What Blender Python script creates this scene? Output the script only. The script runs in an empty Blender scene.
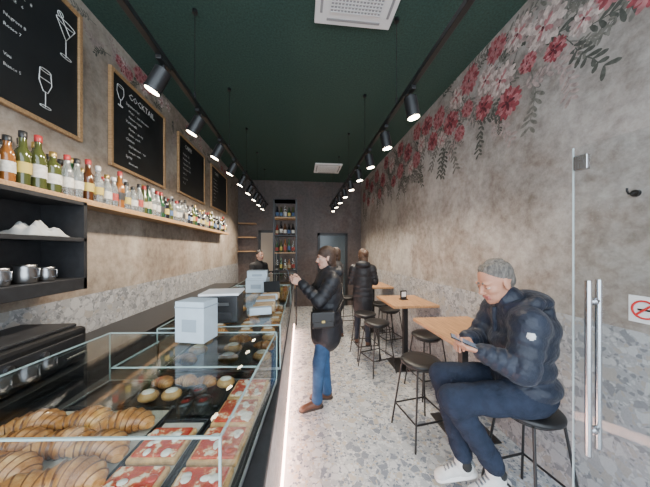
import bpy, math, random
import numpy as np
from mathutils import Vector, Matrix
random.seed(7)
S=bpy.context.scene
# ------------------------------------------------------------------ materials
def newmat(name):
    m=bpy.data.materials.new(name); m.use_nodes=True
    nt=m.node_tree; nt.nodes.clear()
    out=nt.nodes.new('ShaderNodeOutputMaterial'); b=nt.nodes.new('ShaderNodeBsdfPrincipled')
    nt.links.new(b.outputs[0],out.inputs[0]); return m,nt,b,out
def N(nt,t,**k):
    n=nt.nodes.new(t)
    for a,v in k.items(): setattr(n,a,v)
    return n
def mixc(nt,f,a,b,blend='MIX'):
    n=N(nt,'ShaderNodeMix',data_type='RGBA',blend_type=blend)
    for i,x in ((0,f),(6,a),(7,b)):
        if isinstance(x,bpy.types.NodeSocket): nt.links.new(x,n.inputs[i])
        elif i==0: n.inputs[0].default_value=x
        else: n.inputs[i].default_value=(*x,1)
    return n.outputs[2]
def ramp(nt,src,stops,interp='LINEAR'):
    r=N(nt,'ShaderNodeValToRGB'); r.color_ramp.interpolation=interp
    e=r.color_ramp.elements
    while len(e)<len(stops): e.new(.5)
    for i,(p,c) in enumerate(stops):
        e[i].position=p; e[i].color=(*c,1) if len(c)==3 else c
    nt.links.new(src,r.inputs[0]); return r.outputs[0]
def pos(nt,scale=(1,1,1)):
    g=N(nt,'ShaderNodeTexCoord'); mp=N(nt,'ShaderNodeMapping'); mp.inputs['Scale'].default_value=scale
    nt.links.new(g.outputs['Object'],mp.inputs[0]); return mp.outputs[0]
def noise(nt,p,s,det=4,rough=.55,dist=0):
    n=N(nt,'ShaderNodeTexNoise'); n.inputs['Scale'].default_value=s; n.inputs['Detail'].default_value=det
    n.inputs['Roughness'].default_value=rough; n.inputs['Distortion'].default_value=dist
    nt.links.new(p,n.inputs['Vector']); return n.outputs[0]
def voro(nt,p,s,feat='F1',out='Color',rnd=1):
    n=N(nt,'ShaderNodeTexVoronoi',feature=feat); n.inputs['Scale'].default_value=s; n.inputs['Randomness'].default_value=rnd
    nt.links.new(p,n.inputs['Vector']); return n.outputs[out]
def bump(nt,b,h,st,dist=.01):
    n=N(nt,'ShaderNodeBump'); n.inputs['Strength'].default_value=st; n.inputs['Distance'].default_value=dist
    nt.links.new(h,n.inputs['Height']); nt.links.new(n.outputs[0],b.inputs['Normal'])
def M(name,col,rough=.5,metal=0,emit=0,ecol=None,var=0,vs=8,bst=0,bs=60,coat=0,sheen=0,trans=0,vec=(1,1,1),bd=.01,spec=.5):
    m,nt,b,o=newmat(name)
    b.inputs['Base Color'].default_value=(*col,1); b.inputs['Roughness'].default_value=rough
    b.inputs['Metallic'].default_value=metal; b.inputs['Specular IOR Level'].default_value=spec
    if coat: b.inputs['Coat Weight'].default_value=coat
    if sheen: b.inputs['Sheen Weight'].default_value=sheen
    if trans: b.inputs['Transmission Weight'].default_value=trans
    if emit:
        b.inputs['Emission Color'].default_value=(*(ecol or col),1); b.inputs['Emission Strength'].default_value=emit
    p=pos(nt,vec)
    if var:
        n=noise(nt,p,vs)
        c=ramp(nt,n,[(.3,tuple(x*(1-var) for x in col)),(.7,tuple(min(1,x*(1+var)) for x in col))])
        nt.links.new(c,b.inputs['Base Color'])
    if bst: bump(nt,b,noise(nt,p,bs),bst,bd)
    return m
def glassmat(name,tint=(.93,.97,.95),base=.04,top=.9):
    m=bpy.data.materials.new(name); m.use_nodes=True; nt=m.node_tree; nt.nodes.clear()
    o=N(nt,'ShaderNodeOutputMaterial'); t=N(nt,'ShaderNodeBsdfTransparent'); t.inputs[0].default_value=(*tint,1)
    g=N(nt,'ShaderNodeBsdfGlossy'); g.inputs['Roughness'].default_value=.015
    lw=N(nt,'ShaderNodeLayerWeight'); lw.inputs[0].default_value=.5
    pw=N(nt,'ShaderNodeMath',operation='POWER'); pw.inputs[1].default_value=4.5; nt.links.new(lw.outputs['Facing'],pw.inputs[0])
    ma=N(nt,'ShaderNodeMath',operation='MULTIPLY_ADD'); ma.inputs[1].default_value=top-base; ma.inputs[2].default_value=base
    nt.links.new(pw.outputs[0],ma.inputs[0])
    mx=N(nt,'ShaderNodeMixShader'); nt.links.new(ma.outputs[0],mx.inputs[0]); nt.links.new(t.outputs[0],mx.inputs[1]); nt.links.new(g.outputs[0],mx.inputs[2])
    nt.links.new(mx.outputs[0],o.inputs[0]); return m

def terrazzo(name,light,mid,dark,tan,s1,s2,rough=.35,th1=.16):
    m,nt,b,o=newmat(name); p=pos(nt)
    w=N(nt,'ShaderNodeVectorMath',operation='ADD')
    nn=N(nt,'ShaderNodeTexNoise'); nn.inputs['Scale'].default_value=s1*1.3; nt.links.new(p,nn.inputs['Vector'])
    sc=N(nt,'ShaderNodeVectorMath',operation='SCALE'); sc.inputs['Scale'].default_value=.35/s1
    nt.links.new(nn.outputs['Color'],sc.inputs[0]); nt.links.new(p,w.inputs[0]); nt.links.new(sc.outputs[0],w.inputs[1]); p2=w.outputs[0]
    def layer(s,seedcol,th):
        c=voro(nt,p2,s); d=voro(nt,p2,s,'DISTANCE_TO_EDGE','Distance')
        sp=N(nt,'ShaderNodeSeparateColor'); nt.links.new(c,sp.inputs[0])
        col=ramp(nt,sp.outputs[0],[(0,dark),(.25,mid),(.5,light),(.72,tan),(.86,light),(1,mid)],'CONSTANT')
        ml=N(nt,'ShaderNodeMath',operation='MULTIPLY'); nt.links.new(sp.outputs[1],ml.inputs[0]); ml.inputs[1].default_value=th*2
        gt=N(nt,'ShaderNodeMath',operation='GREATER_THAN'); nt.links.new(d,gt.inputs[0]); nt.links.new(ml.outputs[0],gt.inputs[1])
        return col,gt.outputs[0]
    c1,m1=layer(s1,0,th1); c2,m2=layer(s2,0,.12)
    basec=ramp(nt,noise(nt,p,s2*1.5,3),[(.3,tuple(x*.85 for x in mid)),(.7,tuple((x+y)/2 for x,y in zip(mid,light)))])
    a=mixc(nt,m2,basec,c2); a=mixc(nt,m1,a,mixc(nt,.2,c1,ramp(nt,noise(nt,p,s2*2),[(.3,dark),(.7,light)])))
    big=noise(nt,p,1.2,3)
    a=mixc(nt,.2,a,ramp(nt,big,[(.3,tuple(x*.7 for x in mid)),(.7,light)]))
    nt.links.new(a,b.inputs['Base Color']); b.inputs['Roughness'].default_value=rough
    bump(nt,b,noise(nt,p,90),.08,.003)
    return m
def plaster(name,a,bc,c,rust):
    m,nt,b,o=newmat(name); p=pos(nt,(1,1,1)); pv=pos(nt,(1,1,.7))
    n1=noise(nt,pv,1.0,8,.62,.8); n2=noise(nt,p,1.9,8,.66,.4); n3=noise(nt,p,14,6,.72)
    col=ramp(nt,n1,[(.34,a),(.48,bc),(.62,c)])
    col=mixc(nt,ramp(nt,n2,[(.48,(0,0,0)),(.62,(.85,.85,.85))]),col,rust)
    col=mixc(nt,.30,col,ramp(nt,n3,[(.32,tuple(x*.4 for x in a)),(.62,tuple(min(1,x*1.25) for x in c))]))
    nt.links.new(col,b.inputs['Base Color']); b.inputs['Roughness'].default_value=.5
    bump(nt,b,n3,.15,.004)
    return m

m_floor=terrazzo('terrazzo_floor',(.66,.67,.67),(.42,.44,.46),(.12,.15,.20),(.50,.42,.31),18,50,.25)
m_wain=terrazzo('stone_wainscot',(.46,.46,.47),(.29,.295,.305),(.14,.15,.165),(.33,.30,.26),15,46,.45)
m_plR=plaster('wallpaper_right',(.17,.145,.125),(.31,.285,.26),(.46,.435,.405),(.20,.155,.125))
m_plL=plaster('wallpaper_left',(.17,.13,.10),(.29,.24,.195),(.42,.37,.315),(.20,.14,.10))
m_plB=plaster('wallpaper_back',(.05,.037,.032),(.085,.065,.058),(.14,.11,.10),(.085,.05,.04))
m_ceil=M('ceiling_green',(.030,.068,.054),.85,var=.3,vs=60,bst=.5,bs=140)
m_black=M('black_metal',(.012,.012,.013),.4)
m_blackm=M('black_laminate',(.022,.022,.024),.5,var=.3,vs=20)
m_wood=M('oak_wood',(.42,.25,.12),.45,var=.3,vs=6,vec=(1,12,12))
m_woodt=M('table_oak',(.45,.24,.11),.45,var=.3,vs=5,vec=(12,1,12))
m_chalk=M('chalkboard',(.012,.013,.014),.6,var=.4,vs=3)
m_white=M('white_paint',(.8,.8,.8),.4)
m_chk=M('chalk_white',(.8,.8,.77),.9)
m_grille=M('grille_grey',(.30,.30,.31),.5)
m_steel=M('brushed_steel',(.62,.63,.65),.25,1)
m_steeld=M('worn_steel',(.36,.36,.37),.3,1)
m_glass=glassmat('clear_glass',(.955,.98,.972),.035,.70)
m_dglass=glassmat('door_glass',(.965,.98,.985),.012,.25)
m_gedge=M('glass_edge',(.33,.43,.41),.15)
m_alu=M('aluminium_trim',(.55,.57,.58),.35,.8)
m_trayblk=M('black_tray',(.018,.018,.02),.3)
m_paper=M('baking_paper',(.55,.49,.40),.8,var=.15,vs=30)
m_lamp=M('lamp_lens',(1,.9,.75),.3,emit=40,ecol=(1,.82,.58))
m_led=M('led_strip',(1,.7,.6),.3,emit=26,ecol=(1,.60,.48))

# ------------------------------------------------------------------ mesh builder
import bmesh
class MB:
    def __init__(s): s.v=[];s.f=[];s.m=[];s.s=[];s.mats=[]
    def mi(s,mat):
        if mat not in s.mats: s.mats.append(mat)
        return s.mats.index(mat)
    def add(s,vs,fs,mat,smooth=False):
        o=len(s.v); s.v+= [tuple(v) for v in vs]; i=s.mi(mat)
        for f in fs: s.f.append([o+k for k in f]); s.m.append(i); s.s.append(smooth)
    def box(s,c,d,mat,rz=0,bev=0,R=None):
        if R is None: R=Matrix.Rotation(rz,3,'Z')
        c=Vector(c)
        bm=bmesh.new(); bmesh.ops.create_cube(bm,size=1)
        for v in bm.verts: v.co=Vector((v.co.x*d[0],v.co.y*d[1],v.co.z*d[2]))
        if bev: bmesh.ops.bevel(bm,geom=list(bm.edges),offset=bev,segments=2,affect='EDGES',profile=.5)
        bm.verts.index_update()
        s.add([R@v.co+c for v in bm.verts],[[v.index for v in f.verts] for f in bm.faces],mat)
        bm.free()
    def b2(s,lo,hi,mat,bev=0):
        s.box([(a+b)/2 for a,b in zip(lo,hi)],[abs(b-a) for a,b in zip(lo,hi)],mat,bev=bev)
    def frame(s,d):
        d=Vector(d).normalized(); u=d.orthogonal().normalized(); return u,d.cross(u),d
    def cyl(s,p0,p1,r0,mat,r1=None,n=16):
        r1=r0 if r1 is None else r1; p0=Vector(p0);p1=Vector(p1); u,w,d=s.frame(p1-p0)
        vs=[];
        for p,r in((p0,r0),(p1,r1)):
            for i in range(n):
                a=2*math.pi*i/n; vs.append(p+u*r*math.cos(a)+w*r*math.sin(a))
        s.add(vs,[[i,(i+1)%n,n+(i+1)%n,n+i] for i in range(n)],mat,True)
        s.add(vs[:n],[list(range(n))[::-1]],mat); s.add(vs[n:],[list(range(n))],mat)
    def lathe(s,prof,c,mat,n=16,R=None,sc=(1,1)):
        c=Vector(c); vs=[];
        for r,z in prof:
            for i in range(n):
                a=2*math.pi*i/n; v=Vector((r*math.cos(a)*sc[0],r*math.sin(a)*sc[1],z))
                vs.append((R@v if R else v)+c)
        fs=[]
        for j in range(len(prof)-1):
            for i in range(n): fs.append([j*n+i,j*n+(i+1)%n,(j+1)*n+(i+1)%n,(j+1)*n+i])
        s.add(vs,fs,mat,True)
        s.add(vs[:n],[list(range(n))[::-1]],mat); s.add(vs[-n:],[list(range(n))],mat)
    def tube(s,pts,r,mat,n=8,closed=False):
        pts=[Vector(p) for p in pts]; m=len(pts); vs=[];u=None
        rs=r if isinstance(r,(list,tuple)) else [r]*m
        for j,p in enumerate(pts):
            if closed: t=(pts[(j+1)%m]-pts[j-1]).normalized()
            else: t=(pts[min(j+1,m-1)]-pts[max(j-1,0)]).normalized()
            if u is None: u=t.orthogonal().normalized()
            u=(u-t*u.dot(t)).normalized(); w=t.cross(u)
            for i in range(n):
                a=2*math.pi*i/n; vs.append(p+(u*math.cos(a)+w*math.sin(a))*rs[j])
        fs=[]
        for j in range(m if closed else m-1):
            for i in range(n):
                k=(j+1)%m; fs.append([j*n+i,j*n+(i+1)%n,k*n+(i+1)%n,k*n+i])
        s.add(vs,fs,mat,True)
        if not closed:
            s.add(vs[:n],[list(range(n))[::-1]],mat); s.add(vs[-n:],[list(range(n))],mat)
    def ell(s,c,r,mat,R=None,n=14):
        c=Vector(c); vs=[];k=n//2
        for j in range(1,k):
            t=math.pi*j/k
            for i in range(n):
                a=2*math.pi*i/n; v=Vector((r[0]*math.sin(t)*math.cos(a),r[1]*math.sin(t)*math.sin(a),-r[2]*math.cos(t)))
                vs.append((R@v if R else v)+c)
        fs=[]
        for j in range(k-2):
            for i in range(n): fs.append([j*n+i,j*n+(i+1)%n,(j+1)*n+(i+1)%n,(j+1)*n+i])
        b=len(vs); lo=Vector((0,0,-r[2])); hi=Vector((0,0,r[2]))
        vs+=[(R@lo if R else lo)+c,(R@hi if R else hi)+c]
        for i in range(n): fs.append([b,(i+1)%n,i]); fs.append([b+1,(k-2)*n+i,(k-2)*n+(i+1)%n])
        s.add(vs,fs,mat,True)
    def text(s,body,size,fn,mat):
        cu=bpy.data.curves.new('t','FONT'); cu.body=body; cu.size=size; cu.resolution_u=1
        ob=bpy.data.objects.new('t',cu); S.collection.objects.link(ob)
        dg=bpy.context.evaluated_depsgraph_get(); me=bpy.data.meshes.new_from_object(ob.evaluated_get(dg))
        s.add([fn(v.co.x,v.co.y) for v in me.vertices],[list(p.vertices) for p in me.polygons],mat)
        bpy.data.objects.remove(ob); bpy.data.curves.remove(cu); bpy.data.meshes.remove(me)
    def mesh(s,name):
        me=bpy.data.meshes.new(name); me.from_pydata(s.v,[],s.f)
        for m in s.mats: me.materials.append(m)
        me.polygons.foreach_set('material_index',s.m); me.polygons.foreach_set('use_smooth',s.s); me.update(); return me
    def build(s,name,loc=(0,0,0),rz=0,parent=None):
        ob=bpy.data.objects.new(name,s.mesh(name)); S.collection.objects.link(ob)
        ob.location=loc; ob.rotation_euler=(0,0,rz)
        if parent: ob.parent=parent
        return ob
def inst(name,me,loc,rz=0):
    ob=bpy.data.objects.new(name,me); S.collection.objects.link(ob); ob.location=loc; ob.rotation_euler=(0,0,rz); return ob

XR,XL,YB,YF,ZC=1.77,-1.70,6.85,-.35,3.55
# ------------------------------------------------------------------ shell
b=MB(); b.b2((XL-.2,YF,-.1),(XR+.2,YB+.2,0),m_floor); b.build('floor')
b=MB(); b.b2((XL-.2,YF,ZC),(XR+.2,YB+.2,ZC+.15),m_ceil); b.build('ceiling')
WR,WL=1.17,1.24
b=MB(); b.b2((XR,YF,WR),(XR+.15,YB,ZC),m_plR); b.b2((XR,YF,0),(XR+.15,YB,WR),m_wain); b.build('wall_right')
b=MB(); b.b2((XL-.15,YF,WL),(XL,YB,ZC),m_plL); b.b2((XL-.15,YF,0),(XL,YB,WL),m_wain); b.build('wall_left')
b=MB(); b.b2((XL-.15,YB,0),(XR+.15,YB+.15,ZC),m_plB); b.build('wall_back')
m_side=M('sidewalk_stone',(.40,.40,.40),.8,var=.2,vs=10)
b=MB(); b.b2((-4,-4,-.12),(4,YF,-.02),m_side); b.build('ground_sidewalk')

# floral motif printed on the wallpaper
fl=lambda c,r=.7:M('print',c,r,var=.4,vs=30)
c_red=fl((.26,.055,.065)); c_pink=fl((.38,.16,.165)); c_pale=fl((.52,.43,.39)); c_pale2=fl((.33,.26,.24)); c_leaf=fl((.07,.075,.062)); c_leaf2=fl((.15,.145,.125)); c_dk=fl((.10,.02,.028))
def petal(mb,P,cy,cz,a,r0,r1,w,off,mat):
    ca,sa=math.cos(a),math.sin(a); out=[]
    for t,ww in((0,.35),(.35,.85),(.7,1),(.92,.55),(1,0),(.92,-.55),(.7,-1),(.35,-.85),(0,-.35)):
        r=r0+(r1-r0)*t; x=r*ca-ww*w*sa; y=r*sa+ww*w*ca; out.append(P(cy+x,cz+y,off))
    mb.add(out,[list(range(len(out)))],mat)
def flower(mb,P,cy,cz,r,cols,n=16):
    o=random.random(); r*=1.2
    for L in range(4):
        rr=r*(1-.22*L); k=n-2*L
        for i in range(k):
            a=2*math.pi*(i+.5*L)/k+o; q=rr*random.uniform(.85,1.08)
            petal(mb,P,cy,cz,a,rr*.15,q,rr*.17,.0012+.0004*L+.00004*i,cols[(L+(i%3==0))%len(cols)])
    petal(mb,P,cy,cz,0,0,r*.15,r*.12,.0035,c_dk)
def spray(mb,P,cy,cz,ln,a,mat):
    x,z=cy,cz; pts=[]
    for i in range(9):
        pts.append((x,z)); a+=random.uniform(-.22,.22); x+=ln/8*math.cos(a); z+=ln/8*math.sin(a)
        if i>1:
            for sg in(-1,1): petal(mb,P,x,z,a+sg*random.uniform(.6,1.1),0,ln*random.uniform(.13,.24),ln*.035,.0008+random.random()*.0003,mat)
    for (x0,z0),(x1,z1) in zip(pts,pts[1:]):
        d=math.atan2(z1-z0,x1-x0)+math.pi/2; wx,wz=.003*math.cos(d),.003*math.sin(d)
        mb.add([P(x0-wx,z0-wz,.0007),P(x1-wx,z1-wz,.0007),P(x1+wx,z1+wz,.0007),P(x0+wx,z0+wz,.0007)],[[0,1,2,3]],mat)
b=MB(); P=lambda y,z,o:(XR-o,y,z)
RED=[c_red,c_pink,c_red,c_dk]; PNK=[c_pink,c_red,c_pink]; PAL=[c_pale,c_pale2,c_pale,c_pink]
def clampz(mb): mb.v=[(x,y,min(z,ZC-.003)) for x,y,z in mb.v]
for i in range(230):
    y=random.uniform(.8,6.6); z=random.uniform(2.85 if y>1.6 else 2.95,3.52); spray(b,P,y,z,random.uniform(.18,.42),random.uniform(2.5,5.5),random.choice([c_leaf,c_leaf,c_leaf2,c_leaf2,c_pale2]))
for y,z,r,c in[(1.88,2.86,.11,RED),(2.15,2.98,.10,RED),(2.38,3.1,.08,PNK),(2.66,3.1,.12,RED),(2.5,2.9,.08,PNK),(1.95,3.1,.12,PAL),(2.12,3.22,.11,PAL),(1.57,3.22,.13,PAL),(1.78,3.36,.11,PAL),(1.70,3.06,.07,PNK),(1.42,3.42,.12,PAL),(1.3,3.28,.09,PNK),(2.35,3.38,.12,PNK),(2.55,3.33,.11,PAL),(2.0,3.42,.1,PNK),(2.9,3.28,.12,PNK),(2.85,2.98,.09,PAL),(3.05,3.05,.11,RED),(3.2,3.34,.12,RED),(3.35,3.15,.1,PAL),(3.5,2.98,.11,PNK),(3.48,3.38,.11,PNK),(3.8,3.2,.13,RED),(3.7,2.92,.1,PAL),(4.1,3.38,.12,RED),(4.1,3.0,.12,PNK),(4.5,3.25,.13,PAL),(4.4,2.9,.1,RED),(4.8,3.4,.12,RED),(5.0,3.1,.14,RED),(5.2,2.85,.11,PNK),(5.4,3.3,.14,PNK),(5.8,3.15,.13,RED),(5.7,2.8,.11,PAL),(6.2,3.35,.14,RED),(6.5,3.05,.13,PNK),(6.1,2.85,.11,RED),(1.05,3.32,.12,PAL),(1.17,3.10,.10,PNK),(1.32,3.05,.08,PAL),(1.02,2.93,.09,RED),(1.5,3.0,.07,RED),(.85,3.1,.1,PAL),(1.2,3.46,.1,PNK)]: flower(b,P,y,z,r,c)
clampz(b); b.build('floral_wallpaper_print')
b=MB(); P=lambda y,z,o:(XL+o,y,z)
for i in range(70):
    y=random.uniform(2.0,6.6); z=random.uniform(3.27,3.5); spray(b,P,y,z,random.uniform(.1,.25),random.uniform(0,6.28),random.choice([c_leaf2,c_pale2,c_leaf]))
for i in range(20):
    y=random.uniform(2.1,6.5); z=random.uniform(3.36,3.5); flower(b,P,y,z,random.uniform(.05,.08),random.choice([PAL,PAL,PNK]))
clampz(b); b.build('floral_wallpaper_print')

# back wall doors
m_dgl=M('dark_glass',(.05,.07,.08),.15); m_lit=M('lit_corridor',(.42,.36,.30),.6)
def door(name,x0,x1,zt,pane):
    b=MB(); y=YB-.001
    b.b2((x0,y-.05,0),(x0+.07,y,zt),m_black,.003); b.b2((x1-.07,y-.05,0),(x1,y,zt),m_black,.003); b.b2((x0,y-.05,zt-.07),(x1,y,zt),m_black,.003)
    b.b2((x0+.07,y-.03,0),(x1-.07,y-.012,zt-.07),pane); b.b2((x0+.07,y-.04,.95),(x1-.07,y-.01,1.02),m_black)
    b.cyl((x1-.14,y-.08,.9),(x1-.14,y-.08,1.2),.012,m_steel); b.cyl((x1-.14,y-.08,.95),(x1-.14,y-.03,.95),.008,m_steel);b.cyl((x1-.14,y-.08,1.15),(x1-.14,y-.03,1.15),.008,m_steel)
    b.build(name)
door('door_2',.5,1.36,2.08,m_dgl); door('door_3',-1.15,-.58,2.15,m_lit)
b=MB()
for k in range(3):
    z=1.55+.38*k; b.b2((-1.66,YB-.22,z),(-1.2,YB-.001,z+.025),m_wood,.002)
b.build('wall_shelf')
# ceiling vents
def vent(x0,y0,w):
    b=MB(); z=ZC-.001
    b.b2((x0,y0,z-.03),(x0+w,y0+w,z),m_white,.006)
    i=.12; b.b2((x0+i,y0+i,z-.035),(x0+w-i,y0+w-i,z-.028),m_grille)
    n=15
    for k in range(n+1):
        t=i+(w-2*i)*k/n
        b.b2((x0+t-.004,y0+i,z-.04),(x0+t+.004,y0+w-i,z-.033),m_white); b.b2((x0+i,y0+t-.004,z-.04),(x0+w-i,y0+t+.004,z-.033),m_white)
    for s in(0,1):
        b.b2((x0+.1,y0+.04+s*(w-.1),z-.034),(x0+w-.1,y0+.06+s*(w-.1),z-.029),m_grille)
        b.b2((x0+.04+s*(w-.1),y0+.1,z-.034),(x0+.06+s*(w-.1),y0+w-.1,z-.029),m_grille)
    b.build('ceiling_air_vent')
vent(.12,1.38,.65); vent(.34,5.35,.62)

# ------------------------------------------------------------------ track lights
def lamp(name,loc,tgt,energy,col,ang):
    l=bpy.data.lights.new(name,'SPOT'); l.energy=energy; l.color=col; l.spot_size=math.radians(ang); l.spot_blend=.8; l.shadow_soft_size=.05
    o=bpy.data.objects.new(name,l); S.collection.objects.link(o); o.location=loc
    o.rotation_euler=(Vector(tgt)-Vector(loc)).to_track_quat('-Z','Y').to_euler(); return o
def track(x,ys,wires,tx,energy,y0,ang):
    b=MB(); z=2.80
    b.b2((x-.018,y0,z-.018),(x+.018,6.5,z+.018),m_black,.004)
    for y in wires:
        b.cyl((x,y,z+.02),(x,y,ZC-.001),.003,m_black,n=6); b.cyl((x,y,ZC-.03),(x,y,ZC-.001),.02,m_black,n=12); b.cyl((x,y,z+.02),(x,y,z+.08),.009,m_black,n=8)
    for i,y in enumerate(ys):
        b.b2((x-.018,y-.06,z-.045),(x+.018,y+.06,z-.018),m_black,.004)
        b.cyl((x,y,z-.04),(x,y,z-.08),.01,m_black,n=8)
        d=Vector((tx,-.03,-1)).normalized(); c=Vector((x,y,z-.078))
        bot=c+d*.135
        b.cyl(c,bot,.047,m_black,n=24); b.cyl(bot,bot+d*.012,.050,m_black,r1=.049,n=24)
        b.cyl(bot+d*.0121,bot+d*.0135,.041,m_lamp,n=24)
        lights.append(lamp('track_spot',bot+d*.03,bot+d*2,energy*(1+.09*i),(1,.86,.69),ang))
    return b.build('track_lighting')
lights=[]
tl=track(-.85,[1.6+.55*i for i in range(9)],[.9,2.05,3.0,3.95,4.9,5.9],-.5,62,.3,110)
for l in lights: l.parent=tl
lights=[]
tr=track(.81,[1.70+.54*i for i in range(9)],[1.95,2.95,3.95,4.95,5.95],.18,48,.3,115)
for l in lights: l.parent=tr

# ------------------------------------------------------------------ chalkboards
def board(y0,y1,z0,z1,lines,draw=0):
    b=MB(); x=XL+.002; f=.028
    b.b2((x,y0,z0),(x+.03,y0+f,z1),m_wood,.003); b.b2((x,y1-f,z0),(x+.03,y1,z1),m_wood,.003)
    b.b2((x,y0+f,z0),(x+.03,y1-f,z0+f),m_wood,.003); b.b2((x,y0+f,z1-f),(x+.03,y1-f,z1),m_wood,.003)
    b.b2((x,y0+f,z0+f),(x+.014,y1-f,z1-f),m_chalk)
    X=x+.0155
    for ty,tz,sz,s in lines: b.text(s,sz,lambda u,v:(X,y0+ty+u,z1-tz+v),m_chk)
    def ln(pts,dy=0,dz=0,sc=1): b.tube([(X,y0+dy+p[0]*sc,z0+dz+p[1]*sc) for p in pts],.0022,m_chk,n=5)
    el=lambda cx,cy,rx,ry:[(cx+rx*math.cos(t),cy+ry*math.sin(t)) for t in [2*math.pi*i/16 for i in range(17)]]
    if draw==1:
        a=(.80,.56); ln(el(0,.24,.07,.018),*a); ln([(-.07,.24),(0,.12),(.07,.24)],*a); ln([(0,.12),(0,.0)],*a); ln(el(0,0,.04,.01),*a); ln([(-.05,.29),(.03,.17)],*a); ln(el(-.04,.275,.02,.02),*a)
        a=(.66,.10); ln([(-.035,.26),(-.04,.18),(-.015,.12),(.015,.12),(.04,.18),(.035,.26)],*a); ln(el(0,.26,.035,.01),*a); ln([(0,.12),(0,.02)],*a); ln(el(0,.02,.035,.008),*a); ln([(-.038,.2),(.038,.2)],*a)
    if draw==2:
        a=(.13,.60); ln([(-.04,.18),(-.045,.12),(-.015,.06),(.015,.06),(.045,.12),(.04,.18)],*a); ln(el(0,.18,.04,.01),*a); ln([(0,.06),(0,0)],*a); ln(el(0,0,.03,.006),*a)
    b.build('menu_chalkboard')
board(1.12,2.04,2.43,3.40,[(.43,.15,.06,'WINES'),(.43,.27,.028,'Gin Tonic   8'),(.43,.33,.028,'Spritz   6'),(.43,.45,.028,'Negroni 8'),(.43,.51,.028,'Rosso 7'),(.43,.68,.026,'Vini'),(.43,.74,.026,'Bianco 5')],1)
L=[(.24,.15,.085,'COCKTAIL')]
for i in range(11): L.append((.24 if i%3 else .2,.23+.057*i,.03 if i%3 else .038,['Signature list','Mojito  -  rum, lime, mint','Paloma - tequila','Vermouth','Martini  -  gin dry','Bellini - peach','Classics','Old Fashioned  -  rye','Daiquiri - rum','Spritz','Americano'][i]))
board(2.32,3.19,2.36,3.25,L,2)
L=[(.2,.15,.08,'CAFFE')]+[(.15,.26+.07*i,.035,s) for i,s in enumerate(['Espresso  1.2','Macchiato  1.3','Cappuccino  1.6','Marocchino  1.8','Latte  2','Orzo  1.5','Te  2'])]
board(3.52,4.45,2.40,3.25,L); board(4.76,5.75,2.42,3.25,L)

# ------------------------------------------------------------------ bottle shelf
b=MB(); b.b2((XL+.001,.7,1.925),(XL+.18,5.35,1.965),m_wood,.003); b.build('wall_shelf')
gl=[M('bottle_green',(.02,.07,.03),.08,coat=.5),M('bottle_brown',(.07,.025,.008),.08,coat=.5),M('bottle_amber',(.35,.13,.03),.08,coat=.5,trans=.3),M('bottle_clear',(.70,.73,.72),.05,trans=.8),M('bottle_red',(.25,.03,.02),.1,coat=.5),M('bottle_dark',(.012,.012,.015),.1,coat=.5),M('bottle_clear2',(.65,.68,.66),.05,trans=.75),M('bottle_olive',(.06,.07,.02),.08,coat=.5)]
lb=[M('label_white',(.6,.58,.53),.6,var=.2,vs=60),M('label_cream',(.5,.42,.28),.6,var=.2,vs=60),M('label_black',(.03,.03,.03),.5),M('label_red',(.35,.05,.04),.6,var=.3,vs=60),M('label_blue',(.06,.12,.25),.6),M('label_yellow',(.5,.38,.08),.6)]
cp=[M('cap_black',(.02,.02,.02),.4),M('cap_gold',(.55,.38,.12),.3,.8),M('cap_red',(.4,.03,.03),.4),M('cap_white',(.7,.7,.7),.4)]
b=MB(); zs=1.965
for row,(xo,y) in enumerate(((.135,.95),(.05,.99))):
    while y<5.25:
        k=random.choice([0,0,1,2,3]); h=random.uniform(.24,.32); r=random.uniform(.030,.037)
        if k==1: r=.040;h*=.8
        x=XL+xo; g=random.choice([gl[0],gl[1],gl[2],gl[3],gl[3],gl[3],gl[6],gl[6],gl[5],gl[5],gl[7]]); c=(x,y,zs+.001)
        if k in(0,2): pr=[(r*.92,0),(r,.01),(r,h*.58),(r*.85,h*.66),(.016,h*.76),(.014,h*.93)]
        elif k==1: pr=[(r*.9,0),(r,.02),(r,h*.6),(r*.9,h*.7),(.018,h*.78),(.016,h*.9)]
        else: pr=[(r*.8,0),(r*.85,.01),(r,h*.45),(r*.95,h*.62),(.018,h*.7),(.015,h*.93)]
        b.lathe(pr,c,g,14)
        q=[lb[0],lb[0],lb[0],lb[1],lb[2],lb[2],lb[3],lb[4],lb[5]]
        b.lathe([(r+.0012,h*.20),(r+.0012,h*.44)],c,random.choice(q),14) if k!=3 else b.lathe([(r*.99,h*.22),(r+.002,h*.42)],c,random.choice(q),14)
        b.lathe([(.017,h*.88),(.018,h*.89),(.018,h),(.012,h+.003)],c,random.choice([cp[0],cp[0],cp[1],cp[2],cp[3]]),12)
        y+=2*r+random.uniform(.006,.02)
b.build('liquor_bottles')

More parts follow.
